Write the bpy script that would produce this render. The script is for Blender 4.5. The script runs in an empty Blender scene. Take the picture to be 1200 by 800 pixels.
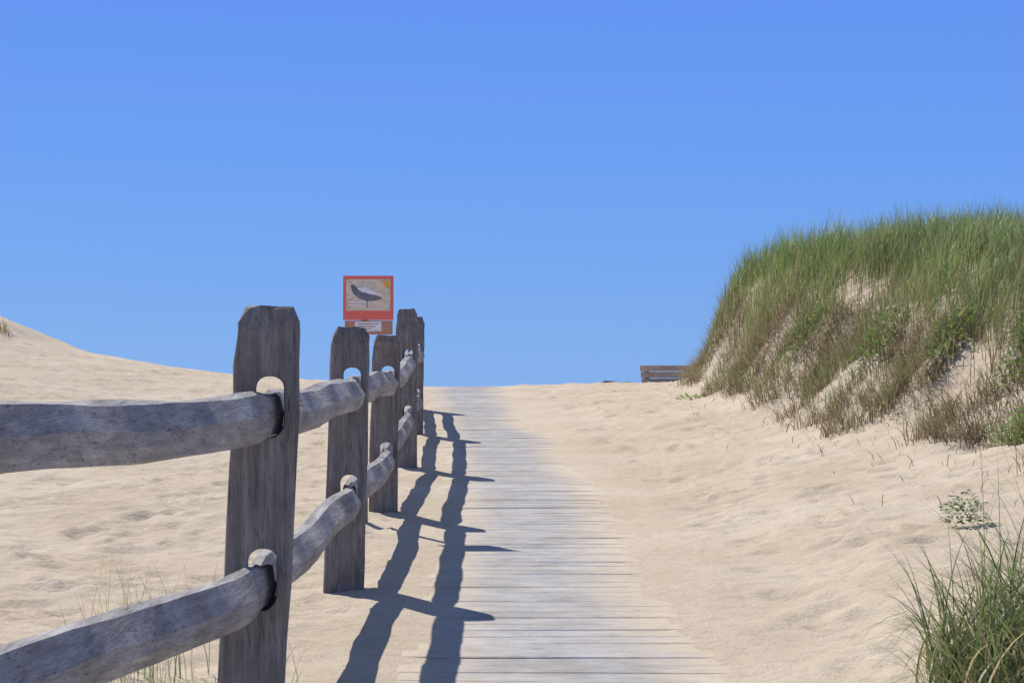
import bpy, bmesh, math, random
import numpy as np
from mathutils import Vector, Matrix
random.seed(7); rng=np.random.default_rng(11)
F=2080.0; VH=462.0
scene=bpy.context.scene
def P(u,v,d): return Vector(((u-600)*d/F, d, (VH-v)*d/F))
# ---------------------------------------------------------------- helpers
def sstep(a,b,x):
    t=np.clip((x-a)/(b-a),0,1); return t*t*(3-2*t)
_perm=rng.random((256,256))
def vnoise(x,y):
    xi=np.floor(x).astype(int); yi=np.floor(y).astype(int); fx=x-xi; fy=y-yi
    fx=fx*fx*(3-2*fx); fy=fy*fy*(3-2*fy)
    g=lambda a,b:_perm[a&255,b&255]
    return (g(xi,yi)*(1-fx)+g(xi+1,yi)*fx)*(1-fy)+(g(xi,yi+1)*(1-fx)+g(xi+1,yi+1)*fx)*fy-0.5
def fbm(x,y,o=4):
    s=0;a=1.0
    for i in range(o):
        s=s+a*vnoise(x*2**i+17*i,y*2**i+31*i); a*=0.5
    return s
ty=np.arange(-60,120,0.1)
tp=np.interp(ty,[-20,0,4.86,7.86,10.86,13.86,17,20,23,25,27,30,36,45,60],
 [-1.2,-1.08,-.97,-.861,-.747,-.586,-.38,-.17,.05,.115,.08,-.1,-.8,-1.7,-2.2])
k=np.hanning(15); k/=k.sum()
tp=np.convolve(np.pad(tp,7,mode='edge'),k,mode='valid')
def hpath(y): return np.interp(y,ty,tp)
def cpath(y): return np.interp(y,[-5,0,5,8,11,14,16,18,21,24,30],[.05,.12,.16,.17,.14,.03,-.09,-.24,-.43,-.6,-1.0])
def xfoot0(y): return np.interp(y,[0,3,6,9,11,14,18,22,24,27,31],[5.5,5.0,4.2,3.3,2.95,2.7,2.42,2.24,2.4,3.2,5.0])
def xfoot(y): return xfoot0(y)+fbm(y*0+5.0,y*.55,3)*0.26*sstep(4,8,y)
def edges_in(x,y):
    wr=fbm(x*0+3.1,y*.55,2)*0.22+fbm(x*0+3.1,y*2.3,2)*0.07
    return 0.50+wr, 0.55+fbm(x*0+9.7,y*1.1,2)*0.05
def ground(x,y,fine=True):
    x=np.asarray(x,float); y=np.asarray(y,float)
    h=hpath(y); c=cpath(np.clip(y,-5,30))
    near=sstep(60,35,y)*sstep(-30,-10,y)
    dx=x-c; er,elf=edges_in(x,y)
    e=np.where(dx>0,dx-er,-dx-elf)
    lo=-0.032+0.035*fbm(x*1.5+7,y*1.5,2)
    lo=lo+(-0.005-lo)*sstep(-.50,-.12,e)
    off=lo+(0.017-lo)*sstep(-0.20,0.28,e)
    off=np.where(y>26.5,0.018,off)
    away=sstep(0.0,0.5,e)
    r=np.maximum(x-(c+0.7),0); rc=np.interp(y,[4,13,19,23],[.15,.13,.06,.008]); rise=rc*np.minimum(r,3.2)*sstep(0,.8,r)*near
    xf=xfoot(y)
    wd=np.interp(y,[6,12,16,22,26],[2.2,1.7,1.4,.75,1.3])
    H=np.interp(y,[2,6,10,13,16,18.5,21,23.5,26,29,33],[.2,.65,.92,1.06,1.27,1.39,1.34,1.22,.85,.3,0])
    t=(x-xf)/wd
    prof=0.22*sstep(-.35,.5,t)+0.78*sstep(0.02,1.0,t)
    dune=H*prof*(1+0.22*fbm(x*.5,y*.5,3)*sstep(.3,1.2,t))
    dune=dune*sstep(60,12,x)
    rag=np.exp(-((t-.35)/.35)**2)*fbm(x*2.2,y*1.4,4)*.19*sstep(5,8,y)*sstep(30,26,y)
    L=np.interp(-x,[2,2.75,4.25,5.25,6.25,6.9,7.5,9,12,40,200],[0,.07,.17,.3,.47,.65,.95,1.5,1.9,1.5,0])
    L=L*np.where(y<26,sstep(12,26,y),sstep(60,28,y))
    z=h+off+rise+dune+rag+L
    bn=fbm(x*.45,y*.45,3)*.08*away*sstep(0,2.0,np.abs(dx))
    z=z+bn*np.clip(near+.2,0,1)
    if fine:
        z=z+away*(fbm(x*2.2,y*2.2,3)*.026+fbm(x*6,y*6,3)*.014+fbm(x*13,y*13,2)*.007)*near
    return z
def lerp(a,b,t): return a+(b-a)*t
# ---------------------------------------------------------------- materials
def mat(name):
    m=bpy.data.materials.new(name); m.use_nodes=True
    nt=m.node_tree; return m,nt,nt.nodes,nt.links,nt.nodes['Principled BSDF']
def ramp(N,stops):
    r=N.new('ShaderNodeValToRGB'); e=r.color_ramp.elements
    e[0].position,e[0].color=stops[0][0],(*stops[0][1],1); e[1].position,e[1].color=stops[-1][0],(*stops[-1][1],1)
    for p,c in stops[1:-1]:
        q=e.new(p); q.color=(*c,1)
    return r
def noise(N,L,vec,scale,det=4,rough=.55):
    n=N.new('ShaderNodeTexNoise'); n.inputs['Scale'].default_value=scale; n.inputs['Detail'].default_value=det
    n.inputs['Roughness'].default_value=rough
    if vec is not None: L.new(vec,n.inputs['Vector'])
    return n
def mixc(N,L,mode,fac,a,b):
    mx=N.new('ShaderNodeMix'); mx.data_type='RGBA'; mx.blend_type=mode
    if isinstance(fac,(int,float)): mx.inputs[0].default_value=fac
    else: L.new(fac,mx.inputs[0])
    for s,i_ in ((a,6),(b,7)):
        if isinstance(s,tuple): mx.inputs[i_].default_value=(*s,1)
        else: L.new(s,mx.inputs[i_])
    return mx.outputs[2]
def sand_color(N,L,tc):
    n1=noise(N,L,tc,1.1,5); n2=noise(N,L,tc,420,3,.8); n3=noise(N,L,tc,14,6,.65)
    r=ramp(N,[(.3,(.585,.475,.34)),(.55,(.65,.54,.40)),(.75,(.70,.595,.455))]); L.new(n1.outputs['Fac'],r.inputs['Fac'])
    r2=ramp(N,[(.3,(.68,.65,.62)),(.52,(1,1,1)),(.8,(1.0,1.0,1.0))]); L.new(n2.outputs['Fac'],r2.inputs['Fac'])
    r3=ramp(N,[(.28,(.85,.83,.80)),(.5,(1,1,1))]); L.new(n3.outputs['Fac'],r3.inputs['Fac'])
    return mixc(N,L,'MULTIPLY',1,mixc(N,L,'MULTIPLY',1,r.outputs[0],r2.outputs[0]),r3.outputs[0]),n3
def sand_mat():
    m,nt,N,L,B=mat('sand')
    tc=N.new('ShaderNodeTexCoord').outputs['Object']
    col,n3=sand_color(N,L,tc); n4=noise(N,L,tc,60,5,.75)
    L.new(col,B.inputs['Base Color'])
    B.inputs['Roughness'].default_value=.95; B.inputs['Specular IOR Level'].default_value=.15
    b1=N.new('ShaderNodeBump'); b1.inputs['Distance'].default_value=.03; b1.inputs['Strength'].default_value=.6; L.new(n3.outputs['Fac'],b1.inputs['Height'])
    b2=N.new('ShaderNodeBump'); b2.inputs['Distance'].default_value=.010; b2.inputs['Strength'].default_value=.8; L.new(n4.outputs['Fac'],b2.inputs['Height']); L.new(b1.outputs[0],b2.inputs['Normal'])
    L.new(b2.outputs[0],B.inputs['Normal'])
    return m
def wood_mat(name,dark,mid,light,stretch,colattr=False,dust=None,cracks=0):
    m,nt,N,L,B=mat(name)
    tc=N.new('ShaderNodeTexCoord').outputs['Object']
    mp=N.new('ShaderNodeMapping'); mp.inputs['Scale'].default_value=stretch; L.new(tc,mp.inputs['Vector'])
    n1=noise(N,L,mp.outputs[0],9,8,.7); n2=noise(N,L,tc,5,4,.6); n3=noise(N,L,mp.outputs[0],40,3,.6)
    r=ramp(N,[(.3,dark),(.5,mid),(.7,light)]); L.new(n1.outputs['Fac'],r.inputs['Fac'])
    r2=ramp(N,[(.3,(.76,.74,.72)),(.65,(1.1,1.1,1.12))]); L.new(n2.outputs['Fac'],r2.inputs['Fac'])
    out=mixc(N,L,'MULTIPLY',1,r.outputs[0],r2.outputs[0])
    r3=ramp(N,[(.30,(.30,.28,.26)),(.41,(1,1,1))]); L.new(n3.outputs['Fac'],r3.inputs['Fac'])
    out=mixc(N,L,'MULTIPLY',.85,out,r3.outputs[0])
    if cracks:
        n5=noise(N,L,mp.outputs[0],3.2,4,.5)
        r5=ramp(N,[(.488,(1,1,1)),(.5,(.22,.20,.18)),(.512,(1,1,1))]); L.new(n5.outputs['Fac'],r5.inputs['Fac'])
        out=mixc(N,L,'MULTIPLY',cracks,out,r5.outputs[0])
    if colattr:
        a=N.new('ShaderNodeVertexColor'); a.layer_name='Col'
        out=mixc(N,L,'MULTIPLY',1,out,a.outputs[0])
    if dust:
        sc,_=sand_color(N,L,tc)
        a2=N.new('ShaderNodeVertexColor'); a2.layer_name='Dust'
        mp2=N.new('ShaderNodeMapping'); mp2.inputs['Scale'].default_value=(1,2.6,1); L.new(tc,mp2.inputs['Vector'])
        nd=noise(N,L,mp2.outputs[0],4.5,9,.75)
        ad=N.new('ShaderNodeMath'); ad.operation='ADD'; L.new(nd.outputs['Fac'],ad.inputs[0]); L.new(a2.outputs[0],ad.inputs[1])
        rd=ramp(N,[(.45,(0,0,0)),(.64,(.35,.35,.35)),(.95,(1,1,1))]); L.new(ad.outputs[0],rd.inputs['Fac'])
        out=mixc(N,L,'MIX',rd.outputs[0],out,sc)
    L.new(out,B.inputs['Base Color']); B.inputs['Roughness'].default_value=.85; B.inputs['Specular IOR Level'].default_value=.25
    b=N.new('ShaderNodeBump'); b.inputs['Distance'].default_value=.006; b.inputs['Strength'].default_value=.8
    L.new(n1.outputs['Fac'],b.inputs['Height'])
    b2=N.new('ShaderNodeBump'); b2.inputs['Distance'].default_value=.004; b2.inputs['Strength'].default_value=.6
    L.new(n3.outputs['Fac'],b2.inputs['Height']); L.new(b.outputs[0],b2.inputs['Normal']); L.new(b2.outputs[0],B.inputs['Normal'])
    return m
def grass_mat():
    m,nt,N,L,B=mat('grass_blades')
    a=N.new('ShaderNodeVertexColor'); a.layer_name='Col'
    L.new(a.outputs[0],B.inputs['Base Color']); B.inputs['Roughness'].default_value=.45; B.inputs['Specular IOR Level'].default_value=.35
    t=N.new('ShaderNodeBsdfTranslucent'); L.new(a.outputs[0],t.inputs['Color'])
    mx=N.new('ShaderNodeMixShader'); mx.inputs[0].default_value=.45
    L.new(B.outputs[0],mx.inputs[1]); L.new(t.outputs[0],mx.inputs[2]); L.new(mx.outputs[0],N['Material Output'].inputs['Surface'])
    return m
def flat_mat(name,col,rough=.5,var=.12,scale=25):
    m,nt,N,L,B=mat(name)
    tc=N.new('ShaderNodeTexCoord').outputs['Object']; n=noise(N,L,tc,scale,5)
    r=ramp(N,[(.3,tuple(c*(1-var) for c in col)),(.7,tuple(min(1,c*(1+var)) for c in col))]); L.new(n.outputs['Fac'],r.inputs['Fac'])
    L.new(r.outputs[0],B.inputs['Base Color']); B.inputs['Roughness'].default_value=rough
    return m
M_sand=sand_mat()
M_post=wood_mat('weathered_post_wood',(.14,.122,.108),(.225,.205,.188),(.33,.305,.285),(5,5,.4),cracks=.45)
M_rail=wood_mat('weathered_rail_wood',(.24,.225,.21),(.37,.352,.335),(.51,.49,.47),(6,.28,6),cracks=.35)
M_board=wood_mat('boardwalk_wood',(.33,.31,.29),(.42,.405,.385),(.50,.485,.465),(.5,5,5),True,True)
M_bench=wood_mat('bench_wood',(.30,.25,.21),(.45,.38,.33),(.58,.51,.45),(.5,5,5))
M_grass=grass_mat()
# ---------------------------------------------------------------- mesh utils
def link(name,me,mats,parent=None,smooth=False):
    ob=bpy.data.objects.new(name,me); scene.collection.objects.link(ob)
    for m in (mats if isinstance(mats,list) else [mats]): me.materials.append(m)
    if smooth: me.polygons.foreach_set('use_smooth',[True]*len(me.polygons))
    if parent: ob.parent=parent
    return ob
def empty(name,loc=(0,0,0)):
    e=bpy.data.objects.new(name,None); e.empty_display_size=.2; scene.collection.objects.link(e); return e
def setcol(me,cols,nm='Col'):
    a=me.color_attributes.new(nm,'FLOAT_COLOR','POINT'); c=np.ones((len(cols),4),np.float32); c[:,:3]=cols
    a.data.foreach_set('color',c.ravel())
# ---------------------------------------------------------------- terrain
xs=np.concatenate([-np.geomspace(2500,9,40),np.arange(-8.9,-2.5,.075),np.arange(-2.5,2.6,.035),np.arange(2.6,8.5,.06),np.geomspace(8.6,2500,40)])
ys=np.concatenate([-np.geomspace(600,3,20),np.arange(-2.9,3,.2),np.arange(3,13,.04),np.arange(13,30,.075),np.geomspace(30.1,4000,60)])
X,Y=np.meshgrid(xs,ys); Z=ground(X,Y)
nf=6400
fx=rng.uniform(-7.5,3.6,nf); fy=rng.uniform(3,25,nf)
for i in range(nf):
    x0,y0=fx[i],fy[i]; c=float(cpath(y0))
    if c-.85<x0<c+.95: continue
    if x0>float(xfoot(y0))+.1: continue
    if x0>.5 and random.random()<.35: continue
    s=rng.uniform(.04,.10); el=rng.uniform(1.1,2.0); an=rng.uniform(0,math.pi); dp=rng.uniform(.005,.023)
    R=s*el*2.2
    ix0,ix1=np.searchsorted(xs,[x0-R,x0+R]); iy0,iy1=np.searchsorted(ys,[y0-R,y0+R])
    xx=X[iy0:iy1,ix0:ix1]-x0; yy=Y[iy0:iy1,ix0:ix1]-y0
    a=(xx*math.cos(an)+yy*math.sin(an))/(s*el); b=(-xx*math.sin(an)+yy*math.cos(an))/s
    q=a*a+b*b
    Z[iy0:iy1,ix0:ix1]+= dp*(-np.exp(-q*1.4)+.55*np.exp(-((np.sqrt(q)-1.35)/.35)**2))
nx,ny=len(xs),len(ys)
V=np.stack([X.ravel(),Y.ravel(),Z.ravel()],1)
i=np.arange(nx*ny).reshape(ny,nx)
Q=np.stack([i[:-1,:-1],i[:-1,1:],i[1:,1:],i[1:,:-1]],-1).reshape(-1,4)
def mesh_np(name,V,Fc,n):
    me=bpy.data.meshes.new(name); me.vertices.add(len(V)); me.vertices.foreach_set('co',V.astype(np.float32).ravel())
    me.loops.add(Fc.size); me.loops.foreach_set('vertex_index',Fc.astype(np.int32).ravel())
    me.polygons.add(len(Fc)); me.polygons.foreach_set('loop_start',np.arange(0,Fc.size,n,dtype=np.int32))
    me.update(calc_edges=True); return me
me=mesh_np('sand_ground',V,Q,4); link('sand_ground',me,M_sand,smooth=True)
# ---------------------------------------------------------------- boardwalk
bv=[];bf=[];bc=[];bd_=[]
y=-1.0
while y<26.3:
    w=.138+random.uniform(-.003,.003); g=random.choice([.001,.002,.003,.004,.005,.007])
    yc=y+w/2; c=float(cpath(yc)); sl=(float(cpath(yc+.3))-float(cpath(yc-.3)))/.6
    l=-.64+random.uniform(-.03,.02); r=.76+random.uniform(-.02,.02)
    tone=random.uniform(.92,1.06); wa=random.uniform(-.02,.03)
    if random.random()<.05: tone*=.84
    col=(tone*(1-wa*.3),tone,tone*(1+wa))
    dz=random.uniform(-.002,.003); tilt=random.uniform(-.003,.003)
    b0=len(bv); n=22
    er,elf=edges_in(np.array(0.),np.array(yc)); er=float(er); elf=float(elf)
    for k_ in range(n+1):
        xx=lerp(l,r,k_/n)
        ee=(xx-er) if xx>0 else (-xx-elf)
        du=float(sstep(-.45,-.02,np.array(ee)))*.46-.05+(.05 if xx>0 else 0)
        for (yy,zz) in ((0,-.035),(0,-.003),(.005,0),(w-.005,0),(w,-.003),(w,-.035)):
            yo=yc-w/2+yy; px=c+xx; py=yo-sl*xx
            bv.append((px,py,float(hpath(yo))+zz+dz+tilt*xx/.6)); bc.append(col); bd_.append((max(du,0),)*3)
    for k_ in range(n):
        for j in range(6):
            a=b0+k_*6+j; b=b0+k_*6+(j+1)%6; bf.append((a,b,b+6,a+6))
    bf.append(tuple(b0+j for j in range(5,-1,-1))); bf.append(tuple(b0+n*6+j for j in range(6)))
    y+=w+g
me=bpy.data.meshes.new('boardwalk'); me.from_pydata(bv,[],bf); setcol(me,np.array(bc)); setcol(me,np.array(bd_),'Dust')
bm=bmesh.new(); bm.from_mesh(me); bmesh.ops.recalc_face_normals(bm,faces=bm.faces); bm.to_mesh(me); bm.free()
link('boardwalk',me,M_board)
# ---------------------------------------------------------------- fence
fence=empty('split_rail_fence')
posts=[(1.9,-1.20,-1.20,.20,-.06,-.53),
 (4.86,(294-600)*4.86/F,(316-600)*4.86/F,(VH-360)*4.86/F,-.035,-.50),
 (7.86,(403-600)*7.86/F,(411-600)*7.86/F,(VH-384)*7.86/F,.035,-.437),
 (10.86,(449-600)*10.86/F,(453-600)*10.86/F,(VH-393)*10.86/F,.09,-.375),
 (13.86,(476-600)*13.86/F,(477-600)*13.86/F,(VH-362)*13.86/F,.27,-.17),
 (16.86,(486-600)*16.86/F,(488-600)*16.86/F,(VH-371)*16.86/F,.40,-.03),
 (19.9,(486-600)*19.9/F,(487-600)*19.9/F,(VH-376)*19.9/F,.50,.09)]
def make_post(idx,p):
    d,xb,xt,zt,zu,zl=p
    zb=float(hpath(d))-.35
    W,D=.083+random.uniform(-.003,.003),.066
    if idx>=4: W*=.9
    ang=math.radians([0,9,6,4,-3,5,2][idx])
    b=.010
    ring=[(W,-D+b),(W,-D*.3),(W,D*.3),(W,D-b),(W-b,D),(W*.35,D),(-W*.35,D),(-W+b,D),(-W,D-b),(-W,D*.3),(-W,-D*.3),(-W,-D+b),(-W+b,-D),(-W*.35,-D),(W*.35,-D),(W-b,-D)]
    n=len(ring)
    H=zt-zb
    zsl=[0,.15,.3,.42,.52,.62,.72,.82,.9]; zs=[zb+H*s for s in zsl if zb+H*s<zt-.09]+[zt-.07,zt-.05,zt-.010,zt]
    sc=[(1.04,1.04)]*(len(zs)-4)+[(1.0,1),(.97,.98),(.80,.82),(.74,.75)]
    vs=[];fs=[]
    for li,(z,s) in enumerate(zip(zs,sc)):
        t=(z-(zb+.35))/(zt-(zb+.35)); xc=xb+(xt-xb)*t
        lo=random.uniform(-.003,.003)
        for j,(a,c_) in enumerate(ring):
            jit=.0028
            a2=a*s[0]*(1+.03*(1-max(t,0)))+random.uniform(-jit,jit)+lo; c2=c_*s[1]+random.uniform(-jit,jit)
            zz=z+(random.uniform(-.005,.005) if li>=len(zs)-2 else 0)
            if li==len(zs)-3: zz=z+ (.012*math.sin(j*1.3+idx))
            vs.append((xc+a2*math.cos(ang)-c2*math.sin(ang), d+a2*math.sin(ang)+c2*math.cos(ang), zz))
    for li in range(len(zs)-1):
        for j in range(n):
            a=li*n+j; b2=li*n+(j+1)%n; fs.append((a,b2,b2+n,a+n))
    fs.append(tuple(range(n-1,-1,-1))); fs.append(tuple((len(zs)-1)*n+j for j in range(n)))
    me=bpy.data.meshes.new('post'); me.from_pydata(vs,[],fs)
    bm=bmesh.new(); bm.from_mesh(me); bmesh.ops.triangulate(bm,faces=bm.faces); bmesh.ops.recalc_face_normals(bm,faces=bm.faces); bm.to_mesh(me); bm.free()
    ob=link('post_%d'%(idx+1),me,M_post)
    cv=[];cf=[]
    def hx(zc):
        t=(zc-(zb+.35))/(zt-(zb+.35)); return xb+(xt-xb)*t+.014
    for zc in (zu,zl):
        xc=hx(zc)
        m=20; b0=len(cv)
        for yy in (-.3,.3):
            for k_ in range(m):
                a=2*math.pi*(k_+.5)/m; r=.039*(1+.04*math.sin(3*a))
                cv.append((xc+r*math.cos(a)+ -math.sin(ang)*yy, d+yy, zc+r*math.sin(a)+(.048 if math.sin(a)>0 else -.042)))
        for k_ in range(m):
            a=b0+k_; b2=b0+(k_+1)%m; cf.append((a,b2,b2+m,a+m))
        cf.append(tuple(b0+k_ for k_ in range(m-1,-1,-1))); cf.append(tuple(b0+m+k_ for k_ in range(m)))
    cm=bpy.data.meshes.new('cut'); cm.from_pydata(cv,[],cf)
    bm=bmesh.new(); bm.from_mesh(cm); bmesh.ops.recalc_face_normals(bm,faces=bm.faces); bm.to_mesh(cm); bm.free()
    co=bpy.data.objects.new('cut',cm); scene.collection.objects.link(co)
    md=ob.modifiers.new('b','BOOLEAN'); md.operation='DIFFERENCE'; md.object=co; md.solver='EXACT'
    dg=bpy.context.evaluated_depsgraph_get(); nm=bpy.data.meshes.new_from_object(ob.evaluated_get(dg))
    ob.modifiers.clear(); ob.data=nm; bpy.data.objects.remove(co); ob.parent=fence
    return (hx(zu),d,zu),(hx(zl),d,zl)
holes=[make_post(i_,p) for i_,p in enumerate(posts)]
def make_rail(name,a,b,seed):
    rr=random.Random(seed)
    A=Vector(a)+Vector((-.017,.0,-.018)); Bp=Vector(b)+Vector((.017,.03,-.018))
    A.y-=.02
    d=(Bp-A); Ln=d.length; d.normalize(); side=Vector((d.y,-d.x,0)).normalized(); up=side.cross(d)
    if up.z<0: up=-up
    sec=[(-.046,-.005),(-.036,-.050),(-.005,-.070),(.032,-.064),(.050,-.035),(.056,.002),(.020,.060),(-.016,.066),(-.036,.042)]
    sec=[(x*(1+rr.uniform(-.1,.1)),z*(1+rr.uniform(-.06,.06))) for x,z in sec]
    n=len(sec); N_=36; vs=[];fs=[]
    bow=rr.uniform(-.03,.02); bs=rr.uniform(-.03,.03); ph=rr.uniform(0,6); tw=rr.uniform(-.15,.15)
    for k_ in range(N_+1):
        s=k_/N_; dist=min(s,1-s)*Ln
        tx_=float(sstep(.085,.30,np.array(dist))); tz_=float(sstep(.07,.17,np.array(dist)))
        wx=lerp(.33,1,tx_); wz=lerp(.80,1,tz_)
        cen=A+d*(s*Ln)+up*(bow*math.sin(math.pi*s)+.008*math.sin(ph+s*9)*tx_)+side*(bs*math.sin(math.pi*s)+.006*math.sin(ph*2+s*11)*tx_)
        tww=tw*(s-.5)*tx_
        for j,(x,z) in enumerate(sec):
            wav=.003*math.sin(s*23+j*2+ph)*tx_
            x2=x*wx+rr.uniform(-.0012,.0012)+wav; z2=z*wz+rr.uniform(-.0012,.0012)+wav
            x3=x2*math.cos(tww)-z2*math.sin(tww); z3=x2*math.sin(tww)+z2*math.cos(tww)
            vs.append(cen+side*x3+up*z3)
    for k_ in range(N_):
        for j in range(n):
            q=k_*n+j; q2=k_*n+(j+1)%n; fs.append((q,q2,q2+n,q+n))
    fs.append(tuple(range(n))); fs.append(tuple(N_*n+j for j in range(n-1,-1,-1)))
    me=bpy.data.meshes.new(name); me.from_pydata([tuple(v) for v in vs],[],fs)
    bm=bmesh.new(); bm.from_mesh(me); bmesh.ops.recalc_face_normals(bm,faces=bm.faces); bm.to_mesh(me); bm.free()
    link(name,me,M_rail,fence)
for q in range(len(holes)-1):
    make_rail('upper_rail_%d'%(q+1),holes[q][0],holes[q+1][0],100+q)
    make_rail('lower_rail_%d'%(q+1),holes[q][1],holes[q+1][1],200+q)
# ---------------------------------------------------------------- sign
sign=empty('wildlife_sign')
sd=10.2
def box(name,x0,x1,y0,y1,z0,z1,m,parent,bev=.0):
    bm=bmesh.new(); bmesh.ops.create_cube(bm,size=1)
    for v in bm.verts:
        v.co=Vector((lerp(x0,x1,v.co.x+.5),lerp(y0,y1,v.co.y+.5),lerp(z0,z1,v.co.z+.5)))
    if bev: bmesh.ops.bevel(bm,geom=bm.edges[:],offset=bev,segments=1,affect='EDGES')
    me=bpy.data.meshes.new(name); bm.to_mesh(me); bm.free(); return link(name,me,m,parent)
def uv(u,v,y=sd): 
    p=P(u,v,sd); return p.x,p.z
M_red=flat_mat('sign_red',(1.0,.17,.12)); M_beige=flat_mat('sign_beige',(.78,.63,.46),var=.2,scale=40); M_white=flat_mat('sign_white',(.9,.88,.85))
M_grey=flat_mat('sign_bird_grey',(.19,.20,.22),var=.3); M_brown=flat_mat('sign_brown',(.55,.26,.15)); M_or=flat_mat('sign_yellow',(.95,.45,.06))
def panel(name,u0,u1,v0,v1,off,m,th=.004):
    x0,z1=uv(u0,v0); x1,z0=uv(u1,v1); return box(name,x0,x1,sd-off-th,sd-off,z0,z1,m,sign)
panel('sign_board',402,461,323,375,0,M_red,.008)
panel('lower_board',404,460,375.6,392,0,M_brown,.008)
panel('picture_field',405.5,457.5,327,364,.0085,M_beige,.002)
panel('text_patch',416,447,377,388,.0085,M_white,.002)
for k_ in range(3): panel('text_line_%d'%k_,419,444-k_*4,379+k_*3,380.0+k_*3,.011,M_brown,.001)
panel('caption_band',409,430,353,354.4,.011,M_white,.001); panel('caption_band_2',409,424,357,358.2,.011,M_white,.001)
def poly(name,pts,off,m):
    vs=[(uv(u,v)[0],sd-off,uv(u,v)[1]) for u,v in pts]; me=bpy.data.meshes.new(name); me.from_pydata(vs,[],[tuple(range(len(vs)))]); link(name,me,m,sign)
poly('bird_body',[(411,334),(414,333),(417,336),(424,341),(434,345),(444,347),(448,350),(440,352),(430,353),(421,350),(415,345),(412,340)],.012,M_grey)
poly('bird_wing',[(418,338),(428,336),(438,341),(447,346),(436,345),(424,342)],.0135,M_white)
poly('bird_leg',[(430,352),(431.2,352),(430.5,361),(429.5,361)],.012,M_grey)
poly('corner_mark',[(446,329),(456,329),(456,339),(452,336)],.012,M_or)
x0,z0=uv(427,392)
box('stake',x0-.02,x0+.02,sd+.001,sd+.03,float(ground(x0,sd))-.3,uv(427,340)[1],M_post,sign,.003)
# ---------------------------------------------------------------- bench beyond the crest
bench=empty('wooden_bench')
bd=26.3
def bz(v): return (VH-v)*bd/F
bx0=(750-600)*bd/F; bx1=bx0+1.5
gz=float(ground(bx0+.4,bd,False))
for k_,(v0,v1) in enumerate(((428,434.7),(435.4,442.4),(443.1,451))):
    box('backrest_%d'%(k_+1),bx0+.012*k_,bx1,bd,bd+.04,bz(v1),bz(v0),M_bench,bench,.004)
for k_ in range(3): box('seat_%d'%(k_+1),bx0,bx1,bd+.08+k_*.13,bd+.2+k_*.13,bz(449)-.10,bz(449)-.065,M_bench,bench,.004)
for k_,xx in enumerate((bx0+.06,bx1-.15)):
    box('back_leg_%d'%(k_+1),xx,xx+.08,bd+.041,bd+.078,gz-.5,bz(430),M_bench,bench,.004)
    box('front_leg_%d'%(k_+1),xx,xx+.08,bd+.42,bd+.46,gz-.6,bz(449)-.10,M_bench,bench,.004)
# driftwood on the crest
vs=[];fs=[]; n=8; K=10
for k_ in range(K+1):
    s=k_/K; x=1.27+.45*s; yy=25.2+.1*math.sin(s*3); zc=float(ground(x,yy))+.012+.012*math.sin(s*7); r=.028*(1-.5*s)*(1+.15*math.sin(s*17))
    if k_ in (0,K): r*=.4
    for j in range(n):
        a=2*math.pi*j/n; vs.append((x,yy+r*math.cos(a),zc+r*math.sin(a)))
for k_ in range(K):
    for j in range(n):
        q=k_*n+j; q2=k_*n+(j+1)%n; fs.append((q,q2,q2+n,q+n))
me=bpy.data.meshes.new('driftwood'); me.from_pydata(vs,[],fs); link('driftwood',me,M_post)
# ---------------------------------------------------------------- grass
def blades(name,root,h,az,bend,width,c0,c1,seg=5):
    n=len(root); la=np.stack([np.cos(az),np.sin(az),np.zeros(n)],1)
    wa=az+math.pi/2+rng.uniform(-.9,.9,n); wv=np.stack([np.cos(wa),np.sin(wa),np.zeros(n)],1)
    Vs=[];Cs=[]
    for k_ in range(seg+1):
        t=k_/seg
        ang=bend*t
        hor=h*np.where(bend>1e-3,(1-np.cos(ang))/np.maximum(bend,1e-3),0); ver=h*np.where(bend>1e-3,np.sin(ang)/np.maximum(bend,1e-3),t)
        p=root+la*hor[:,None]; p[:,2]+=ver
        w=width*(1-t**1.6)*(.65+.35*min(1,t*4))*.5
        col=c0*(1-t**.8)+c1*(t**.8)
        if k_<seg:
            Vs+= [p-wv*w[:,None],p+wv*w[:,None]]; Cs+=[col,col]
        else: Vs.append(p); Cs.append(col)
    V=np.stack(Vs,1).reshape(-1,3); C=np.stack(Cs,1).reshape(-1,3); m=2*seg+1
    base=(np.arange(n)*m)[:,None]; T=[]
    for k_ in range(seg-1):
        a=2*k_; T+=[[a,a+1,a+3],[a,a+3,a+2]]
    a=2*(seg-1); T.append([a,a+1,a+2])
    Fc=(base[:,:,None]+np.array(T)[None]).reshape(-1,3)
    me=mesh_np(name,V,Fc,3); setcol(me,C); return link(name,me,M_grass)
GREENS=np.array([(.20,.32,.075),(.25,.37,.095),(.145,.26,.06),(.32,.42,.13),(.36,.41,.17)])
STRAW=np.array([(.50,.40,.23),(.40,.31,.17),(.27,.19,.11),(.58,.49,.31)])
def pick(arr,n,p=None):
    return arr[rng.choice(len(arr),n,p=p)]*rng.uniform(.8,1.2,(n,1))
def tval(x,y):
    wd=np.interp(y,[6,12,16,22,26],[2.2,1.7,1.4,.75,1.3]); return (x-xfoot(y))/wd
n=340000
gx=rng.uniform(1.8,10,n); gy=rng.uniform(8.5,28,n); t=tval(gx,gy)
clump=fbm(gx*1.1+3,gy*1.1,3); cl2=fbm(gx*4+9,gy*4,2); tuft=fbm(gx*2.6+60,gy*2.6,3)
dens=sstep(.30,.62,t+clump*.18)*(.45+.55*sstep(-.2,.2,cl2+.1))
dens*=1-.8*np.exp(-(((gx-3.25)/.20)**2+((gy-16.8)/.6)**2))
keep=(rng.random(n)<dens)&(gx/gy<.36)
gx,gy,t,clump,tuft=gx[keep],gy[keep],t[keep],clump[keep],tuft[keep]
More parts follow.
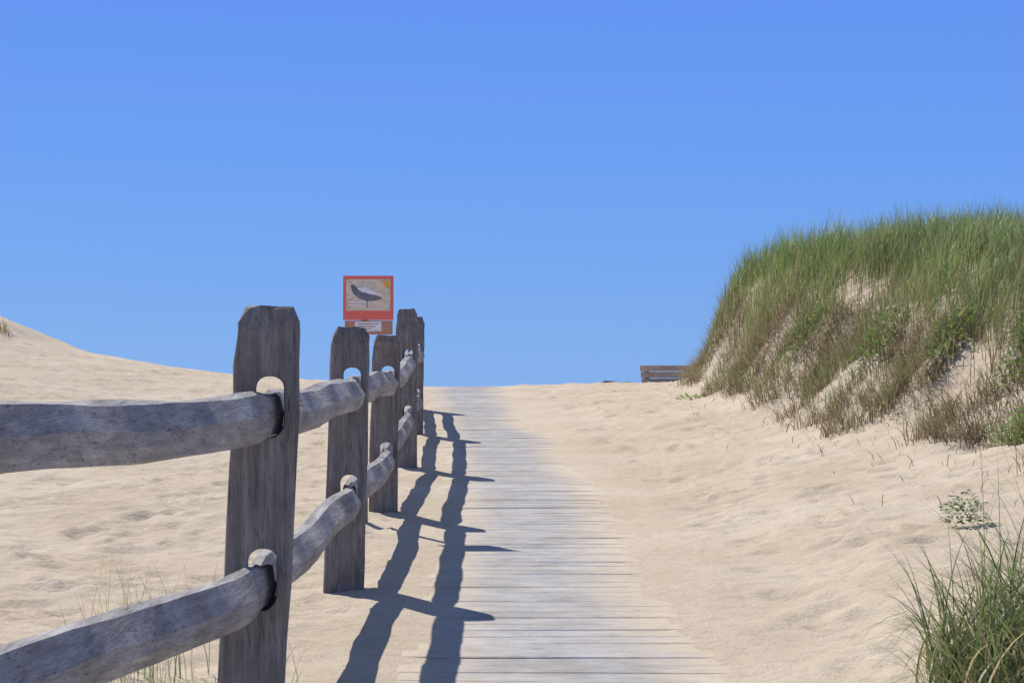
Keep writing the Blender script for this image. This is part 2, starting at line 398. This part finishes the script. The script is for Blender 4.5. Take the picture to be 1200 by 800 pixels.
n=len(gx); gz=ground(gx,gy)-.02
h=rng.uniform(.20,.53,n)*(1+.5*clump+.55*tuft)*(.78+.22*sstep(.2,.9,t)); bend=rng.uniform(.15,1.4,n)
az=rng.normal(.35,1.3,n)+tuft*1.5
edge=sstep(.85,.3,t)
straw=rng.random(n)<(.12+.55*edge)
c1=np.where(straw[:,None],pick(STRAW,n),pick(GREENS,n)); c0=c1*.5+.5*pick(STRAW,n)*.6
big=fbm(gx*.8,gy*.8+40,2)[:,None]; c1=c1*(1+.5*big+.35*tuft[:,None])
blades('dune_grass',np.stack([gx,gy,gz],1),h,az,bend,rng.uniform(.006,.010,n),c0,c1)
nt_=640
tx=rng.uniform(1.8,6,nt_*8); tyy=rng.uniform(8.5,25.5,nt_*8); tt=tval(tx,tyy)
sel=(tt>-.12)&(tt<.55)&(rng.random(len(tt))<sstep(-.25,.3,tt))&(fbm(tx*1.3,tyy*1.3+11,2)>-.22); tx,tyy=tx[sel][:nt_],tyy[sel][:nt_]
per=np.where(rng.random(len(tx))<.4,46,22); gx=np.repeat(tx,per); gx=gx+rng.normal(0,.06,len(gx)); gy=np.repeat(tyy,per)+rng.normal(0,.08,len(gx))
n=len(gx); live=np.repeat(rng.random(len(tx))<.30,per)&(rng.random(n)<.75)
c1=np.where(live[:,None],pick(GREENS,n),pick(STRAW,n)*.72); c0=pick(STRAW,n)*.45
az=np.where(rng.random(n)<.65,rng.normal(math.pi*1.1,.8,n),rng.uniform(0,6.28,n))
bend=np.where(live,rng.uniform(.2,1.2,n),rng.uniform(1.0,2.8,n)); h=rng.uniform(.08,.34,n)
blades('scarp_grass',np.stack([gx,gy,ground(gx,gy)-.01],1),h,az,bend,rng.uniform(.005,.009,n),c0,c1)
n=2200; gx=rng.uniform(1.0,5,n); gy=rng.uniform(7.0,24,n); t=tval(gx,gy); k_=(t>-.7)&(t<.4)&(rng.random(n)<sstep(-.8,.3,t)); gx,gy=gx[k_],gy[k_]; n=len(gx)
blades('dead_straw',np.stack([gx,gy,ground(gx,gy)+.005],1),rng.uniform(.05,.22,n),rng.uniform(0,6.28,n),np.full(n,2.6),rng.uniform(.004,.008,n),pick(STRAW,n)*.4,pick(STRAW,n)*.5)
def clumpg(name,centers,per,spread,hr,br,wr,strawp,azm=None,azs=1.5,bright=1.0):
    cs=np.repeat(np.array(centers,float),per,0); n=len(cs)
    gx=cs[:,0]+rng.normal(0,spread,n); gy=cs[:,1]+rng.normal(0,spread,n)
    st=rng.random(n)<strawp; c1=np.where(st[:,None],pick(STRAW,n)*1.1,pick(GREENS,n)*bright); c0=c1*.6+pick(STRAW,n)*.2
    az=rng.uniform(0,6.28,n) if azm is None else rng.normal(azm,azs,n)
    return blades(name,np.stack([gx,gy,ground(gx,gy)-.02],1),rng.uniform(*hr,n),az,rng.uniform(*br,n),rng.uniform(*wr,n),c0,c1,seg=9)
clumpg('beach_grass',[(1.30,5.2),(1.38,5.3),(1.36,4.95),(1.50,5.5),(1.45,5.15),(1.62,5.75),(1.72,5.4),(1.6,5.2),(1.85,5.9),(1.9,5.5),(1.78,5.1),(1.55,4.9),(1.4,5.6)],85,.06,(.22,.66),(.8,2.7),(.0045,.0095),.16,None,1.5,.66)
clumpg('beach_grass',[(1.75,5.9),(1.92,6.1),(1.8,6.2)],46,.09,(.3,.75),(.4,1.7),(.003,.006),.55)
clumpg('beach_grass',[(-1.28,5.9),(-1.1,5.75),(-1.2,5.6)],34,.09,(.2,.5),(.3,1.2),(.0025,.005),.65)
clumpg('beach_grass',[(-.78,5.4),(-.72,5.25)],14,.04,(.12,.3),(.3,1.2),(.0025,.005),.6)
clumpg('beach_grass',[(-7.3,25.0),(-7.45,25.2),(-7.2,24.8)],70,.12,(.08,.25),(.4,2.4),(.01,.016),.9,None,1.5,.6)
def leafy(name,c,n,rad,hgt,size,col):
    vs=[];fs=[];cs=[]
    for i_ in range(n):
        a=random.uniform(0,6.28); r=rad*math.sqrt(random.random()); zz=random.uniform(.02,hgt)*(1-.5*r/rad)
        p=Vector((c[0]+r*math.cos(a),c[1]+r*math.sin(a),0)); p.z=float(ground(p.x,p.y))+zz
        s=size*random.uniform(.6,1.3); ax=Vector((math.cos(a),math.sin(a),random.uniform(-.3,.8))).normalized(); sd_=Vector((-math.sin(a),math.cos(a),random.uniform(-.4,.4))).normalized()
        b=len(vs); vs+=[p,p+ax*s*.5+sd_*s*.28,p+ax*s,p+ax*s*.5-sd_*s*.28]; fs.append((b,b+1,b+2,b+3))
        cc=np.array(col)*random.uniform(.6,1.4); cs+=[cc]*4
    me=bpy.data.meshes.new(name); me.from_pydata([tuple(v) for v in vs],[],fs); setcol(me,np.array(cs)); link(name,me,M_grass)
leafy('dune_plant',(2.13,8.4),420,.10,.2,.024,(.14,.20,.06))
leafy('dune_plant',(2.03,20.0),90,.15,.07,.05,(.20,.30,.08))
for (a,b) in ((3.3,11.3),(3.6,12.3),(3.35,13.6),(3.15,15.2),(3.8,12.6),(2.9,17.5)):
    leafy('dune_plant',(a,b),300,.24,.30,.05,(.19,.30,.07))
# ---------------------------------------------------------------- light / sky
S=Vector((-.56,.75,1.14)).normalized()
el=math.asin(S.z); rot=math.atan2(S.x,S.y)
sl=bpy.data.lights.new('sun','SUN'); sl.energy=4.95; sl.angle=math.radians(.5); sl.color=(1,.965,.90)
so=bpy.data.objects.new('sun',sl); scene.collection.objects.link(so); so.rotation_euler=S.to_track_quat('Z','Y').to_euler(); so.location=(-10,15,20)
w=bpy.data.worlds.new('World'); scene.world=w; w.use_nodes=True; N=w.node_tree.nodes; L=w.node_tree.links
sk=N.new('ShaderNodeTexSky'); sk.sky_type='NISHITA'; sk.sun_disc=False; sk.sun_elevation=el; sk.sun_rotation=rot%(2*math.pi)
sk.altitude=0; sk.air_density=1.0; sk.dust_density=0.2; sk.ozone_density=3.0
tcw=N.new('ShaderNodeTexCoord'); sp=N.new('ShaderNodeSeparateXYZ'); L.new(tcw.outputs['Generated'],sp.inputs[0])
rw=ramp(N,[(0,(.19,.42,.86)),(.05,(.165,.382,.87)),(.12,(.137,.338,.89)),(.22,(.114,.285,.90)),(.40,(.105,.20,.52)),(1,(.10,.155,.33))]); L.new(sp.outputs['Z'],rw.inputs['Fac'])
sc10=N.new('ShaderNodeVectorMath'); sc10.operation='SCALE'; sc10.inputs['Scale'].default_value=10; L.new(rw.outputs[0],sc10.inputs[0])
out=mixc(N,L,'MIX',.92,sk.outputs[0],sc10.outputs[0])
bg=N['Background']; bg.inputs['Strength'].default_value=.1; L.new(out,bg.inputs['Color'])
# ---------------------------------------------------------------- camera
cd=bpy.data.cameras.new('camera'); cd.sensor_width=36; cd.lens=F/1200*36; cd.clip_start=.05; cd.clip_end=8000
co=bpy.data.objects.new('camera',cd); scene.collection.objects.link(co)
co.rotation_euler=(math.radians(90)+math.atan((VH-400)/F),0,0); co.location=(0,0,0); scene.camera=co
scene.view_settings.view_transform='Standard'; scene.view_settings.look='None'; scene.view_settings.exposure=0
